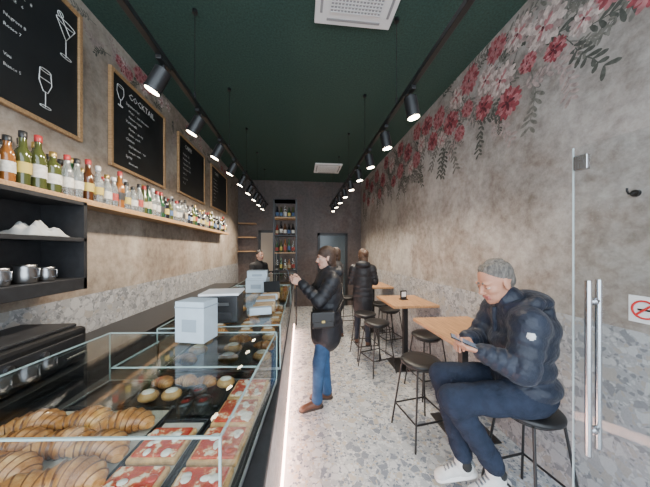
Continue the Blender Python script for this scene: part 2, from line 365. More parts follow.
# black open cabinet under the shelf
b=MB(); x0,x1,y0,y1,z0,z1=XL+.001,XL+.27,.55,1.78,1.34,1.92; t=.025
b.b2((x0,y0,z1-t),(x1,y1,z1),m_blackm,.002); b.b2((x0,y0,z0),(x1,y1,z0+t*3),m_blackm,.002); b.b2((x0,y0,1.655),(x1,y1,1.655+t),m_blackm,.002)
b.b2((x0,y0,z0),(x1,y0+t,z1),m_blackm); b.b2((x0,y1-t,z0),(x1,y1,z1),m_blackm); b.b2((x0,y0,z0),(x0+.01,y1,z1),m_blackm)
b.build('wall_cabinet')
b=MB()
for (y,z,r,h) in[(1.22,1.681,.045,.07),(1.13,1.681,.04,.08),(1.33,1.681,.035,.05),(1.15,1.416,.05,.08),(1.27,1.416,.042,.12),(1.38,1.416,.04,.09),(1.50,1.416,.048,.10),(1.61,1.416,.040,.08),(1.05,1.416,.05,.09)]:
    b.lathe([(r*.85,0),(r,h*.12),(r,h*.5),(r*.86,h*.8),(r*.95,h),(r*.88,h),(r*.8,h*.4)],(-1.52,y,z+.001),m_steeld,18)
    b.tube([(-1.52+r*.8,y+.0,z+h*.85),(-1.52+r*1.5,y+.0,z+h*.8),(-1.52+r*1.5,y,z+h*.35),(-1.52+r*.8,y,z+h*.25)],.004,m_steeld,n=6)
b.build('steel_milk_jugs')
m_cloth=M('white_cloth',(.42,.42,.41),.9,bst=.4,bs=15)
b=MB()
vs=[];n=22
for i in range(n):
    for j in range(n):
        u=i/(n-1)*2-1; v=j/(n-1)*2-1; e_=max(0,1-u*u)*max(0,1-v*v)
        hgt=.06*e_**.5*(1+.35*math.sin(u*7+v*5)+.25*math.sin(v*13-u*4))
        vs.append((-1.53+u*.09,1.56+v*.11,1.6825+max(0,hgt)))
b.add(vs,[[i*n+j,i*n+j+1,(i+1)*n+j+1,(i+1)*n+j] for i in range(n-1) for j in range(n-1)],m_cloth,True); b.build('folded_cloth')

# back bar with coffee equipment
b=MB(); b.b2((XL+.001,.35,0),(-1.28,5.0,.90),m_blackm,.003); b.b2((XL+.001,.35,.90),(-1.25,5.0,.935),m_black,.003)
for k in range(7): b.b2((-1.2799,.4+.6*k,.1),(-1.275,.97+.6*k,.86),m_blackm,.002)
b.build('back_bar_counter')
b=MB(); b.b2((-1.66,1.05,.936),(-1.30,1.62,1.14),m_black,.02); b.b2((-1.64,1.08,1.14),(-1.34,1.6,1.16),m_blackm,.008); b.b2((-1.30,1.10,.97),(-1.285,1.58,1.10),m_blackm,.004)
b.cyl((-1.29,1.2,1.07),(-1.27,1.2,1.07),.015,m_steeld);b.cyl((-1.29,1.35,1.07),(-1.27,1.35,1.07),.015,m_steeld); b.cyl((-1.27,1.45,1.0),(-1.27,1.57,1.0),.006,m_steeld)
b.build('countertop_oven')
b=MB(); b.lathe([(.05,0),(.09,.03),(.11,.07),(.1,.07),(.08,.035),(.04,.012)],(-1.42,.85,.937),m_steeld,24); b.build('mixing_bowl')

# ------------------------------------------------------------------ main counter
m_front=terrazzo('counter_stone',(.50,.49,.48),(.33,.33,.33),(.17,.17,.18),(.40,.35,.30),20,55,.35)
b=MB(); b.b2((-.98,.42,.14),(-.12,4.9,.91),m_front,.003); b.b2((-.93,.46,0),(-.17,4.86,.14),m_black); b.b2((-1.0,.40,.91),(-.10,4.92,.95),m_blackm,.004)
b.b2((-.150,.5,.06),(-.108,4.85,.12),m_led)
b.b2((-.1199,.5,.80),(-.112,.72,.905),m_white,.002)
b.build('bar_counter')
ll=bpy.data.lights.new('led_glow','AREA'); ll.shape='RECTANGLE'; ll.size=.04; ll.size_y=4.3; ll.energy=7; ll.color=(1,.60,.48)
lo=bpy.data.objects.new('led_glow',ll); S.collection.objects.link(lo); lo.location=(-.10,2.7,.09); lo.rotation_euler=(0,math.radians(-30),0)

# display case A (slightly angled)
A=math.radians(-5); O=Vector((-.17,.534,0)); rt=Vector((math.cos(A),math.sin(A),0)); fw=Vector((-math.sin(A),math.cos(A),0))
def RA(a,c,z): return O+rt*a+fw*c+Vector((0,0,z))
ZT=.951; ZG=1.20
def gbox(b,f,rz,a0,a1,c0,c1,z0,z1):
    t=.006
    def bx(a,a_,c,c_,z,z_,m): 
        p=f((a+a_)/2,(c+c_)/2,(z+z_)/2); b.box(p,(abs(a_-a),abs(c_-c),abs(z_-z)),m,rz)
    bx(a0,a1,c0,c1,z1-t,z1,m_glass)
    bx(a0,a1,c0,c0+t,z0,z1-t,m_glass); bx(a1-t,a1,c0+t,c1-t,z0,z1-t,m_glass); bx(a0,a1,c1-t,c1,z0,z1-t,m_glass)
    bx(a0,a0+t,c0+t,c1-t,z0,z1-t,m_glass)
    e=.0024
    for c in(c0,c1): bx(a0,a1,c-e,c+e,z1-e,z1+e,m_gedge); bx(a0,a1,c-e,c+e,z0,z0+e*5,m_alu)
    for a in(a0,a1): bx(a-e,a+e,c0,c1,z1-e,z1+e,m_gedge); bx(a-e,a+e,c0,c1,z0,z0+e*5,m_alu)
    for a in(a0,a1):
        for c in(c0,c1): bx(a-e,a+e,c-e,c+e,z0,z1,m_gedge)
b=MB(); gbox(b,RA,A,-.80,0,0,.655,ZT+.012,ZG)
b.box(RA(-.40,.33,ZT+.006),(.80,.66,.012),m_trayblk,A)
for a0,a1,c0,c1 in((-.56,-.02,.385,.389),(-.56,-.556,.385,.64)):
    b.box(RA((a0+a1)/2,(c0+c1)/2,ZT+.012+.105),(abs(a1-a0),abs(c1-c0),.19),m_glass,A); b.box(RA((a0+a1)/2,(c0+c1)/2,ZT+.012+.2),(abs(a1-a0)+.003,abs(c1-c0)+.003,.004),m_gedge,A)
b.build('glass_display_case')
b=MB(); ID=lambda a,c,z:Vector((a,c,z))
gbox(b,ID,0,-.72,-.105,1.30,2.75,ZT+.012,ZG); b.b2((-.72,1.30,ZT),(-.105,2.75,ZT+.012),m_trayblk); gbox(b,ID,0,-.72,-.105,2.80,4.2,ZT+.012,ZG); b.b2((-.72,2.8,ZT),(-.105,4.2,ZT+.012),m_trayblk)
b.build('glass_display_case')
# trays
b=MB()
def tray(a0,a1,c0,c1,h=.012,paper=False):
    p=RA((a0+a1)/2,(c0+c1)/2,ZT+.0145+.002); b.box(p,(a1-a0,c1-c0,.004),m_trayblk,A)
    if paper: b.box(RA((a0+a1)/2,(c0+c1)/2,ZT+.0193),(a1-a0-.02,c1-c0-.02,.001),m_paper,A)
    for a in(a0,a1): b.box(RA(a,(c0+c1)/2,ZT+.02),(.005,c1-c0,h),m_blackm,A,bev=.001)
    for c in(c0,c1): b.box(RA((a0+a1)/2,c,ZT+.02),(a1-a0,.005,h),m_blackm,A,bev=.001)
for a0 in(-.785,-.585,-.385): tray(a0,a0+.19,.455,.64)
tray(-.785,-.37,.02,.445,paper=True); tray(-.36,-.20,.02,.375,paper=True); tray(-.185,-.015,.02,.64,paper=True)
b.build('serving_trays')

def cromat():
    m,nt,bb,o=newmat('croissant_crust'); p=pos(nt)
    c=ramp(nt,noise(nt,p,24,5,.6),[(.3,(.22,.075,.018)),(.5,(.46,.19,.05)),(.7,(.68,.37,.14))])
    nt.links.new(c,bb.inputs['Base Color']); bb.inputs['Roughness'].default_value=.35; bb.inputs['Coat Weight'].default_value=.2
    bump(nt,bb,noise(nt,p,90,4),.35,.004); return m
m_cro=cromat(); m_crd=M('croissant_dark_edge',(.17,.055,.014),.35)
m_bun=M('bun_crust',(.50,.26,.09),.45,var=.4,vs=25,bst=.2,bs=60)
m_sug=M('icing_sugar',(.72,.66,.56),.8,var=.2,vs=50)
def croissant(mb,c,L,ang,mat,R=.036,dark=None):
    n=16; m=57; vs=[]; c=Vector(c); rz=Matrix.Rotation(ang,3,'Z'); sw=[]
    for j in range(m):
        s=-1+2*j/(m-1); th=s*1.0; rad=L*.54
        q=abs(s)*4.0+.001; fr=q%1.0; sw.append(fr)
        r=R*(1-.72*abs(s)**1.7)*(.93+.26*(1-fr)-.08)
        cx=rad*math.sin(th); cy=rad*(1-math.cos(th))*-.85
        tx=Vector((math.cos(th),-math.sin(th)*.85,0)).normalized(); nr=Vector((-tx.y,tx.x,0))
        for i in range(n):
            a=2*math.pi*i/n; v=Vector((cx,cy,0))+nr*r*1.12*math.cos(a)+Vector((0,0,1))*r*.86*math.sin(a)
            vs.append(rz@v+c)
    base=len(mb.v); mb.v+=[tuple(v) for v in vs]
    for j in range(m-1):
        mi=mb.mi(dark if dark and (sw[j]<.13 or sw[j]>.93) else mat)
        for i in range(n):
            mb.f.append([base+j*n+i,base+j*n+(i+1)%n,base+(j+1)*n+(i+1)%n,base+(j+1)*n+i]); mb.m.append(mi); mb.s.append(True)
    mb.add(vs[:n],[list(range(n))[::-1]],mat); mb.add(vs[-n:],[list(range(n))],mat)
b=MB(); zc=ZT+.0205+.032
for x,y,a in[(-.905,.93,.2),(-.735,.93,-.15),(-.60,.905,.1),(-.86,.835,.3),(-.595,.80,-.2),(-.725,.825,.15),(-.79,.735,.1),(-.60,.70,.15),(-.70,.66,.5),(-.89,.73,.9)]:
    croissant(b,(x,y,zc),.19,a+random.uniform(-.1,.1),m_cro,.040,m_crd)
b.build('croissants')
# pizza
def pizzamat():
    m,nt,bb,o=newmat('pizza_topping'); p=pos(nt)
    n1=noise(nt,p,26,4,.6); n2=noise(nt,p,75,3)
    c=ramp(nt,n1,[(.44,(.45,.030,.010)),(.53,(.58,.10,.025)),(.57,(.80,.54,.32)),(.66,(.85,.73,.56))])
    c=mixc(nt,ramp(nt,n2,[(.6,(0,0,0)),(.68,(.8,.8,.8))]),c,(.30,.06,.01))
    nt.links.new(c,bb.inputs['Base Color']); bb.inputs['Roughness'].default_value=.3; bump(nt,bb,n1,.7,.01); return m
m_piz=pizzamat(); m_crust=M('pizza_crust',(.58,.33,.13),.6,var=.4,vs=35)
b=MB()
def pizza(x,y,w,l,rz):
    z=ZT+.0205; R=Matrix.Rotation(rz,3,'Z')
    b.box((x,y,z+.011),(w,l,.02),m_crust,rz,bev=.007); b.box((x,y,z+.023),(w*.86,l*.86,.009),m_piz,rz,bev=.003)
    for k in range(8):
        q=R@Vector((random.uniform(-.38,.38)*w,random.uniform(-.38,.38)*l,0)); b.ell((x+q.x,y+q.y,z+.027),(random.uniform(.009,.018),random.uniform(.009,.018),.005),random.choice([m_sug,m_sug,m_piz]),n=10)
for c_,l_ in((.10,.14),(.25,.13)): q=RA(-.28,c_,0); pizza(q.x,q.y,.145,l_,A)
for k in range(4): 
    q=RA(-.10,.095+.15*k,0); pizza(q.x,q.y,.145,.14,A)
b.build('pizza_slices')
# pastries in the rear case
b=MB()
for i in range(9):
    for j in range(3):
        x=-.62+.2*j+random.uniform(-.02,.02); y=1.40+.145*i+random.uniform(-.015,.015)
        if (i+j)%3==0: croissant(b,(x,y,ZT+.0125+.031),.14,random.uniform(-.5,.5),m_cro,.034,m_crd)
        else:
            b.ell((x,y,ZT+.0135+.028),(.055,.042,.028),m_bun,n=16); b.ell((x,y,ZT+.0135+.046),(.036,.027,.015),m_sug,n=12)
for i in range(8):
    for j in range(3):
        b.ell((-.6+.19*j,2.95+.15*i,ZT+.0135+.03),(.065,.045,.03),m_bun,Matrix.Rotation(random.uniform(-.4,.4),3,'Z'),n=16)
for a,c in((-.50,.59),(-.40,.60),(-.31,.59),(-.22,.59),(-.50,.49),(-.41,.50)):
    p=RA(a,c,ZT+.022)
    if c>.55 and a<-.25: croissant(b,(p.x,p.y,p.z+.026),.10,.2+a,m_cro,.028,m_crd)
    else: b.ell((p.x,p.y,p.z+.022),(.040,.034,.022),m_bun,n=16); b.ell((p.x,p.y,p.z+.037),(.026,.022,.010),m_sug,n=12)
b.build('pastries')
b=MB(); m_jam=M('jam',(.25,.02,.02),.15)
for a,c in((-.31,.425),(-.245,.43),(-.30,.50)):
    p=RA(a,c,ZT+.0195); b.lathe([(.022,0),(.032,.008),(.034,.04),(.03,.05),(.026,.05),(.026,.042)],p,m_black,20); b.lathe([(.024,.040),(.0,.046)],p,m_jam,20)
b.build('jam_pots')
# boxes on glass
m_box=M('pale_cardboard',(.44,.51,.56),.6,var=.06,vs=20); m_boxd=M('cardboard_side',(.28,.33,.37),.6)
def carton(x,y,z,w,h,rz):
    b=MB(); b.box((x,y,z+h/2),(w,w*.75,h),m_box,rz,bev=.003); R=Matrix.Rotation(rz,3,'Z')
    b.box((x,y,z+h*.86),(w+.003,w*.75+.003,h*.03),m_boxd,rz); q=R@Vector((0,-w*.377,0)); b.box((x+q.x,y+q.y,z+h*.42),(w*.5,.003,h*.3),m_boxd,rz,bev=.001)
    b.build('cardboard_gift_box')
carton(-.455,1.12,ZG+.0045,.135,.175,-.25)
carton(-.40,2.35,ZG+.0045,.19,.13,-.1); carton(-.40,2.35,ZG+.0055+.13,.18,.07,.05)
b=MB(); z=ZG+.0045
b.box((-.435,1.42,z+.075),(.19,.17,.15),m_black,.05,bev=.008); b.box((-.435,1.42,z+.156),(.205,.19,.012),m_white,.05,bev=.003); b.box((-.43,1.332,z+.04),(.13,.01,.04),m_blackm,.05,bev=.003); b.box((-.43,1.330,z+.105),(.10,.006,.015),m_steeld,.05)
b.build('receipt_printer')
m_bag=M('kraft_paper',(.42,.28,.15),.8,var=.2,vs=20)
b=MB()
for k in range(8): b.box((-.24+.01*math.sin(k),1.50+.07*k,z+.025),(.13,.045,.045),m_bag if k%3 else m_box,.2,bev=.006)
b.build('paper_packets')
b=MB(); b.box((-.25,2.18,z+.07),(.14,.10,.012),m_black,.2,R=Matrix.Rotation(.2,3,'Z')@Matrix.Rotation(.9,3,'X')); b.box((-.25,2.21,z+.02),(.10,.09,.03),m_black,.2,bev=.005); b.build('payment_terminal')

# shelf tower at counter end
b=MB(); x0,x1,y0,y1,zt=-.55,-.08,5.15,5.5,2.68
for x in(x0,x1):
    for y in(y0,y1): b.b2((x-.015,y-.015,0),(x+.015,y+.015,zt),m_black)
for k in range(7):
    z=.4+k*.375; b.b2((x0,y0,z),(x1,y1,z+.025),m_wood if k%2 else m_blackm)
b.b2((x0,y0,zt-.03),(x1,y1,zt),m_black)
b.build('shelving_unit')
b=MB()
for k in range(2,6):
    z=.4+k*.375+.026
    for i in range(5):
        r=.034; h=random.uniform(.2,.3); c=(x0+.06+.085*i,y0+.1,z)
        b.lathe([(r*.9,0),(r,.01),(r,h*.6),(.016,h*.76),(.014,h)],c,random.choice(gl),12); b.lathe([(r+.001,h*.15),(r+.001,h*.45)],c,random.choice(lb),12)
b.build('liquor_bottles')

# ------------------------------------------------------------------ tables, stools
def rod(mb,a,c,r=.009): mb.cyl(a,c,r,m_black,n=10)
b=MB(); prof=[(.10,0),(.155,.004),(.168,.014),(.168,.028),(.158,.038),(.10,.041)]
b.lathe(prof,(0,0,.61),m_black,32)
T=[(.11,.11),(-.11,.11),(-.11,-.11),(.11,-.11)]
for sx,sy in T:
    b.cyl((sx,sy,.612),(sx*1.62,sy*1.62,0),.008,m_black,n=10)
f=1.62-.62*(.20/.61)
c=[(sx*f,sy*f,.20) for sx,sy in T]
for i in range(4): rod(b,c[i],c[(i+1)%4],.0075)
b.tube([(.13*math.cos(a),.13*math.sin(a),.60) for a in [2*math.pi*i/20 for i in range(20)]],.008,m_black,closed=True)
me=b.mesh('bar_stool')
for x,y,r in[(1.05,2.00,.15),(1.44,2.60,.1),(1.02,3.12,.3),(1.45,3.78,.2),(.98,3.56,.1),(1.39,1.33,.12),(.98,4.85,.1),(1.45,4.22,.3)]: inst('bar_stool',me,(x,y,0),r)
b=MB(); b.box((0,0,.885),(.60,.70,.032),m_woodt,bev=.004); b.b2((-.03,-.03,.012),(.03,.03,.86),m_black,.003); b.b2((-.2,-.2,0),(.2,.2,.012),m_black,.003); b.b2((-.2,-.25,.855),(.2,.25,.868),m_black)
me=b.mesh('bar_table')
for y in(2.02,3.22,4.72): inst('bar_table',me,(1.46,y,0))
b=MB(); b.b2((-.05,-.035,0),(.05,.035,.012),m_black,.002); b.b2((-.048,-.01,.012),(.048,.01,.13),m_black,.002); b.b2((-.035,-.0115,.04),(.035,-.0101,.11),m_white)
me=b.mesh('menu_holder')
for y in(3.25,4.75): inst('menu_holder',me,(1.45,y,.902),.2)

# ------------------------------------------------------------------ glass door (open inwards), sign, hook
e=Vector((1.34,1.05,0)); h=Vector((1.60,.20,0)); dv=(h-e); ln_=dv.length; dv/=ln_; ang=math.atan2(dv.y,dv.x); nv=Vector((-dv.y,dv.x,0))
b=MB(); mid=(e+h)/2
b.box((mid.x,mid.y,1.06),(ln_,.008,2.08),m_dglass,ang); b.box((e.x,e.y,1.06),(.004,.01,2.08),M('pale_glass_edge',(.45,.52,.52),.2),ang)
q=e+dv*.03; b.box((q.x,q.y,2.02),(.05,.03,.07),m_steel,ang,bev=.003); q=h-dv*.08; b.box((q.x,q.y,.06),(.16,.03,.08),m_steel,ang,bev=.003)
for sg in(-1,1):
    p=e+dv*.07+nv*sg*.05; b.cyl((p.x,p.y,.66),(p.x,p.y,1.46),.012,m_steel,n=16)
    for z in(.76,1.36):
        q=e+dv*.07; b.cyl((q.x,q.y,z),(p.x,p.y,z),.009,m_steel,n=12); b.cyl((q.x+nv.x*sg*.004,q.y+nv.y*sg*.004,z),(q.x+nv.x*sg*.01,q.y+nv.y*sg*.01,z),.017,m_steel)
b.build('door_1')
m_red=M('sign_red',(.6,.02,.02),.5)
b=MB(); x=XR-.001; b.b2((x-.003,1.0,1.22),(x,1.12,1.36),m_white)
b.tube([(x-.005,1.06+.045*math.cos(a),1.29+.045*math.sin(a)) for a in [2*math.pi*i/32 for i in range(32)]],.005,m_red,closed=True)
b.tube([(x-.005,1.03,1.32),(x-.005,1.09,1.26)],.005,m_red); b.b2((x-.005,1.03,1.284),(x-.004,1.085,1.294),m_black)
b.build('no_smoking_sign')
b=MB(); b.cyl((x,1.09,1.90),(x-.015,1.09,1.90),.018,m_black,n=20); b.tube([(x-.015,1.09,1.90),(x-.05,1.09,1.895),(x-.06,1.09,1.91),(x-.06,1.09,1.925)],.005,m_black)
b.build('coat_hook')

# ------------------------------------------------------------------ people (implicit surface -> one continuous mesh)
class Fig:
    def __init__(s): s.p=[]; s.mats=[]
    def mi(s,m):
        if m not in s.mats: s.mats.append(m)
        return s.mats.index(m)
    def cap(s,a,c,r0,r1,m,k=.02,flat=None,quilt=None,grp=0):
        s.p.append(('c',np.array(a,float),np.array(c,float),r0,r1,s.mi(m),k,flat,quilt,grp))
    def ell(s,c,r,m,k=.02,F=None,grp=0):
        F=np.eye(3) if F is None else F
        s.p.append(('e',np.array(c,float),F,np.array(r,float),None,s.mi(m),k,None,None,grp))
    @staticmethod
    def dist(p,X):
        if p[0]=='c':
            a,c=p[1],p[2]; ab=c-a; L2=max(ab@ab,1e-9); t=np.clip(((X-a)@ab)/L2,0,1)
            q=X-a-t[...,None]*ab
            if p[7] is not None:
                w=np.array(p[7][0],float); w/=np.linalg.norm(w); q=q+(p[7][1]-1)*(q@w)[...,None]*w
            r=p[3]+(p[4]-p[3])*t
            if p[8]: r=r+p[8][1]*(np.abs(np.sin(math.pi*p[8][0]*t))-.5)
            return np.sqrt((q*q).sum(-1))-r
        q=(X-p[1])@p[2].T; r=p[3]; k0=np.sqrt(((q/r)**2).sum(-1)); k1=np.sqrt(((q/(r*r))**2).sum(-1))+1e-9
        return k0*(k0-1)/k1
    def bounds(s,p):
        if p[0]=='c': R=max(p[3],p[4])+.01; return np.minimum(p[1],p[2])-R,np.maximum(p[1],p[2])+R
        R=max(p[3]); return p[1]-R,p[1]+R
    def surf(s,grp,h):
        P=[p for p in s.p if p[9]==grp]
        lo=np.min([s.bounds(p)[0] for p in P],0)-4*h; hi=np.max([s.bounds(p)[1] for p in P],0)+4*h
        n=np.ceil((hi-lo)/h).astype(int)+1; G=np.ones(n,np.float32)
        for p in P:
            a,c=s.bounds(p); mg=p[6]+3*h
            i0=np.maximum(((a-mg-lo)/h).astype(int),0); i1=np.minimum(((c+mg-lo)/h).astype(int)+2,n)
            ax=[lo[d]+h*np.arange(i0[d],i1[d]) for d in range(3)]
            X=np.stack(np.meshgrid(*ax,indexing='ij'),-1); D=s.dist(p,X)
            sl=tuple(slice(i0[d],i1[d]) for d in range(3)); A_=G[sl]; k=p[6]
            hh=np.clip(.5+.5*(A_-D)/k,0,1); G[sl]=A_*(1-hh)+D*hh-k*hh*(1-hh)
        sg=G<0; nx,ny,nz=n
        c=[(i,j,k) for i in(0,1) for j in(0,1) for k in(0,1)]
        V=[G[i:nx-1+i,j:ny-1+j,k:nz-1+k] for i,j,k in c]; cnt=sum((v<0).astype(np.int8) for v in V)
        act=(cnt>0)&(cnt<8); idx=np.argwhere(act); ids=-np.ones(act.shape,np.int64); ids[act]=np.arange(len(idx))
        cv=[v[act] for v in V]; pos_=np.zeros((len(idx),3)); ct=np.zeros(len(idx))
        for a in range(8):
            for d in range(a+1,8):
                if sum(abs(c[a][q]-c[d][q]) for q in range(3))!=1: continue
                mk=(cv[a]<0)!=(cv[d]<0); t=np.where(mk,cv[a]/np.where(mk,cv[a]-cv[d],1),0)
                pp=np.array(c[a])+t[:,None]*(np.array(c[d])-np.array(c[a])); pos_+=pp*mk[:,None]; ct+=mk
        vs=lo+h*(idx+pos_/ct[:,None]); F=[]
        for ax in range(3):
            o1,o2=[(1,2),(2,0),(0,1)][ax]
            s0=[slice(1,n[q]-1) for q in range(3)]; s1=list(s0); s0[ax]=slice(0,n[ax]-1); s1[ax]=slice(1,n[ax])
            A0=sg[tuple(s0)]; A1=sg[tuple(s1)]; ch=np.argwhere(A0!=A1); st=A0[A0!=A1]
            base=ch+np.array([0 if q==ax else 1 for q in range(3)])
            def cell(d1,d2):
                e=base.copy(); e[:,o1]-=d1; e[:,o2]-=d2; return ids[e[:,0],e[:,1],e[:,2]]
            q=np.stack([cell(1,1),cell(0,1),cell(0,0),cell(1,0)],1)
            q[~st]=q[~st][:,::-1]; F.append(q)
        F=np.concatenate(F); ctr=vs[F].mean(1)
        best=np.full(len(F),9.);mt=np.zeros(len(F),int)
        for p in P:
            D=s.dist(p,ctr); w=D<best; best[w]=D[w]; mt[w]=p[5]
        return vs,F,mt
    def build(s,name,hs):
        Vs=[];Fs=[];Ms=[];o=0
        for g,h in hs.items():
            v,f,m=s.surf(g,h); Vs.append(v);Fs.append(f+o);Ms.append(m);o+=len(v)
        V=np.concatenate(Vs);F=np.concatenate(Fs);Mt=np.concatenate(Ms)
        me=bpy.data.meshes.new(name); me.vertices.add(len(V)); me.vertices.foreach_set('co',V.ravel().astype(np.float32))
        me.loops.add(F.size); me.loops.foreach_set('vertex_index',F.ravel().astype(np.int32))
        me.polygons.add(len(F)); me.polygons.foreach_set('loop_start',np.arange(0,F.size,4,dtype=np.int32)); me.polygons.foreach_set('loop_total',np.full(len(F),4,np.int32))
        me.update(calc_edges=True); me.validate()
        for m in s.mats: me.materials.append(m)
        me.polygons.foreach_set('material_index',Mt.astype(np.int32)); me.polygons.foreach_set('use_smooth',np.ones(len(F),bool)); me.update()
        ob=bpy.data.objects.new(name,me); S.collection.objects.link(ob); return ob
def nrm(v): v=np.array(v,float); return v/np.linalg.norm(v)
def basis(f,u):
    f=nrm(f); u=np.array(u,float); u=nrm(u-f*(u@f)); l=np.cross(u,f); return np.array([f,l,u])
skin=M('skin',(.48,.235,.15),.5,var=.08,vs=40); skin2=M('skin_light',(.58,.33,.24),.5,var=.06,vs=40); lips=M('lips',(.38,.13,.11),.45); eyew=M('eye_white',(.55,.52,.48),.3); iris=M('iris',(.03,.02,.015),.15)
h_grey=M('hair_grey',(.13,.115,.10),.75,var=.5,vs=90,bst=.6,bs=160,vec=(1,1,.3)); h_brown=M('hair_brown',(.05,.026,.016),.5,var=.5,vs=90,bst=.6,bs=160); h_fair=M('hair_fair',(.085,.045,.025),.55,var=.4,vs=90,bst=.6,bs=160); h_dk=M('hair_dark',(.015,.011,.009),.5,bst=.5,bs=150)
def head(F,c,f,u,sk,hair,style,grp=1,sc=1.,brow=None,down=False):
    B=basis(f,u); c=np.array(c,float)
    W=lambda x,y,z:c+sc*(B.T@np.array([x,y,z]))
    E=lambda p,r,m,k=.015:F.ell(W(*p),np.array(r)*sc,m,k,B,grp)
    C=lambda a,d,r0,r1,m,k=.01:F.cap(W(*a),W(*d),r0*sc,r1*sc,m,k,None,None,grp)
    E((-.012,0,.035),(.094,.075,.084),sk); E((.025,0,-.03),(.064,.058,.083),sk,.02); E((.03,0,-.072),(.050,.046,.038),sk,.02); E((.066,0,-.094),(.018,.02,.016),sk,.02)
    C((-.02,0,-.06),(-.045,0,-.17),.052,.058,sk,.02)
    C((.084,0,.012),(.106,0,-.024),.008,.0125,sk,.008)
    for sy in(-1,1):
        E((.098,sy*.011,-.03),(.010,.008,.007),sk,.006); E((.072,sy*.03,.024),(.018,.026,.010),sk,.01); E((.058,sy*.038,-.022),(.024,.022,.02),sk,.015)
        E((.0760,sy*.031,.003),(.0105,.013,.0065),eyew,.002); E((.0835,sy*.031,.0025),(.0050,.0055,.0055),iris,.001)
        C((.074,sy*.017,.0105),(.070,sy*.045,.008),.0055,.005,sk,.003)
        if down: E((.0775,sy*.031,.006),(.0115,.014,.0065),sk,.002)
        C((.087,sy*.016,.027),(.078,sy*.047,.027),.005,.003,brow or hair,.003)
        E((-.008,sy*.077,-.004),(.019,.008,.032),sk,.006); E((-.004,sy*.074,-.028),(.010,.008,.012),sk,.006)
    C((.0855,-.021,-.056),(.0855,.021,-.056),.0055,.0055,lips,.006); C((.083,-.018,-.065),(.083,.018,-.065),.0065,.0065,lips,.005); C((.088,0,-.056),(.088,0,-.058),.006,.006,lips,.005)
    if style=='short':
        E((-.024,0,.050),(.096,.079,.080),hair,.008); E((-.062,0,.0),(.048,.066,.062),hair,.015)
        for i in range(30):
            a=random.uniform(0,6.28); q=random.uniform(.1,.8); E((-.024+.085*q*math.cos(a),.07*q*math.sin(a),.050+.078*math.sqrt(1-q*q)),(.018,.010,.008),hair,.01)
    elif style=='bun':
        E((-.020,0,.050),(.100,.086,.086),hair,.01); E((-.045,0,.0),(.066,.084,.075),hair,.02); E((-.115,0,.04),(.05,.05,.05),hair,.012); E((-.02,.07,-.02),(.03,.018,.06),hair,.02);E((-.02,-.07,-.02),(.03,.018,.06),hair,.02); E((-.06,0,-.08),(.05,.06,.06),hair,.03)
    elif style=='bob':
        E((-.020,0,.050),(.100,.088,.086),hair,.01); E((-.045,0,.0),(.070,.088,.08),hair,.02); E((-.06,0,-.07),(.06,.08,.08),hair,.03); E((-.01,.075,-.045),(.035,.02,.075),hair,.02);E((-.01,-.075,-.045),(.035,.02,.075),hair,.02)
def hand(F,w,f,n,thumb,sk,curl=(.5,.6,.5),grp=2,sc=1.):
    f=nrm(f); n=np.array(n,float); n=nrm(n-f*(n@f)); s_=np.cross(n,f)*thumb; w=np.array(w,float)
    W=lambda a,b_,c:w+sc*(f*a+s_*b_+n*c)
    F.cap(W(-.05,0,0),W(.01,0,0),.027*sc,.026*sc,sk,.012,(n,1.25),None,grp)
    for i,(so,ln,r) in enumerate([(.029,.074,.0088),(.010,.082,.009),(-.010,.076,.0086),(-.028,.060,.0078)]):
        kn=W(.086-abs(so-.005)*.25,so,0); F.cap(W(.0,so*.6,0),kn,.015*sc,.012*sc,sk,.012,None,None,grp)
        p=kn; a=0; d=f
        for seg,cu,rr in((.46,curl[0],1),(.30,curl[1],.93),(.24,curl[2],.85)):
            a+=cu; d=f*math.cos(a)+n*math.sin(a); q=p+d*ln*seg*sc; F.cap(p,q,r*rr*sc,r*rr*.93*sc,sk,.003,None,None,grp); p=q
    a0=W(.02,.022,.004); a1=W(.050,.046,.016); a2=W(.075,.053,.028); a3=W(.095,.048,.036)
    F.cap(a0,a1,.016*sc,.0115*sc,sk,.01,None,None,grp); F.cap(a1,a2,.0108*sc,.0098*sc,sk,.004,None,None,grp); F.cap(a2,a3,.0096*sc,.008*sc,sk,.003,None,None,grp)
def shoe(F,an,toe,m,sole,grp=3,sc=1.,lace=None):
    an=np.array(an,float); t=nrm(toe); up=np.array([0,0,1.]); up=nrm(up-t*(up@t)); B=basis(t,up)
    W=lambda a,b_,c:an+sc*(B.T@np.array([a,b_,c]))
    F.ell(W(-.015,0,-.035),(.045*sc,.036*sc,.042*sc),m,.02,B,grp); F.cap(W(0,0,.02),W(0,0,-.04),.042*sc,.037*sc,m,.02,None,None,grp)
    F.cap(W(.02,0,-.030),W(.13,0,-.050),.040*sc,.030*sc,m,.02,(B[1],.95),None,grp); F.ell(W(.15,0,-.053),(.045*sc,.042*sc,.024*sc),m,.02,B,grp)
    F.cap(W(-.03,0,-.073),W(.155,0,-.073),.043*sc,.045*sc,sole,.003,(B[2],2.6),None,grp)
    if lace is not None:
        for k in range(4): F.cap(W(.05+.022*k,-.016,.006-.008*k),W(.05+.022*k,.016,.006-.008*k),.005,.005,lace,.002,None,None,grp)
        F.cap(W(-.062,0,-.03),W(-.055,0,.01),.012,.010,lace,.004,None,None,grp)

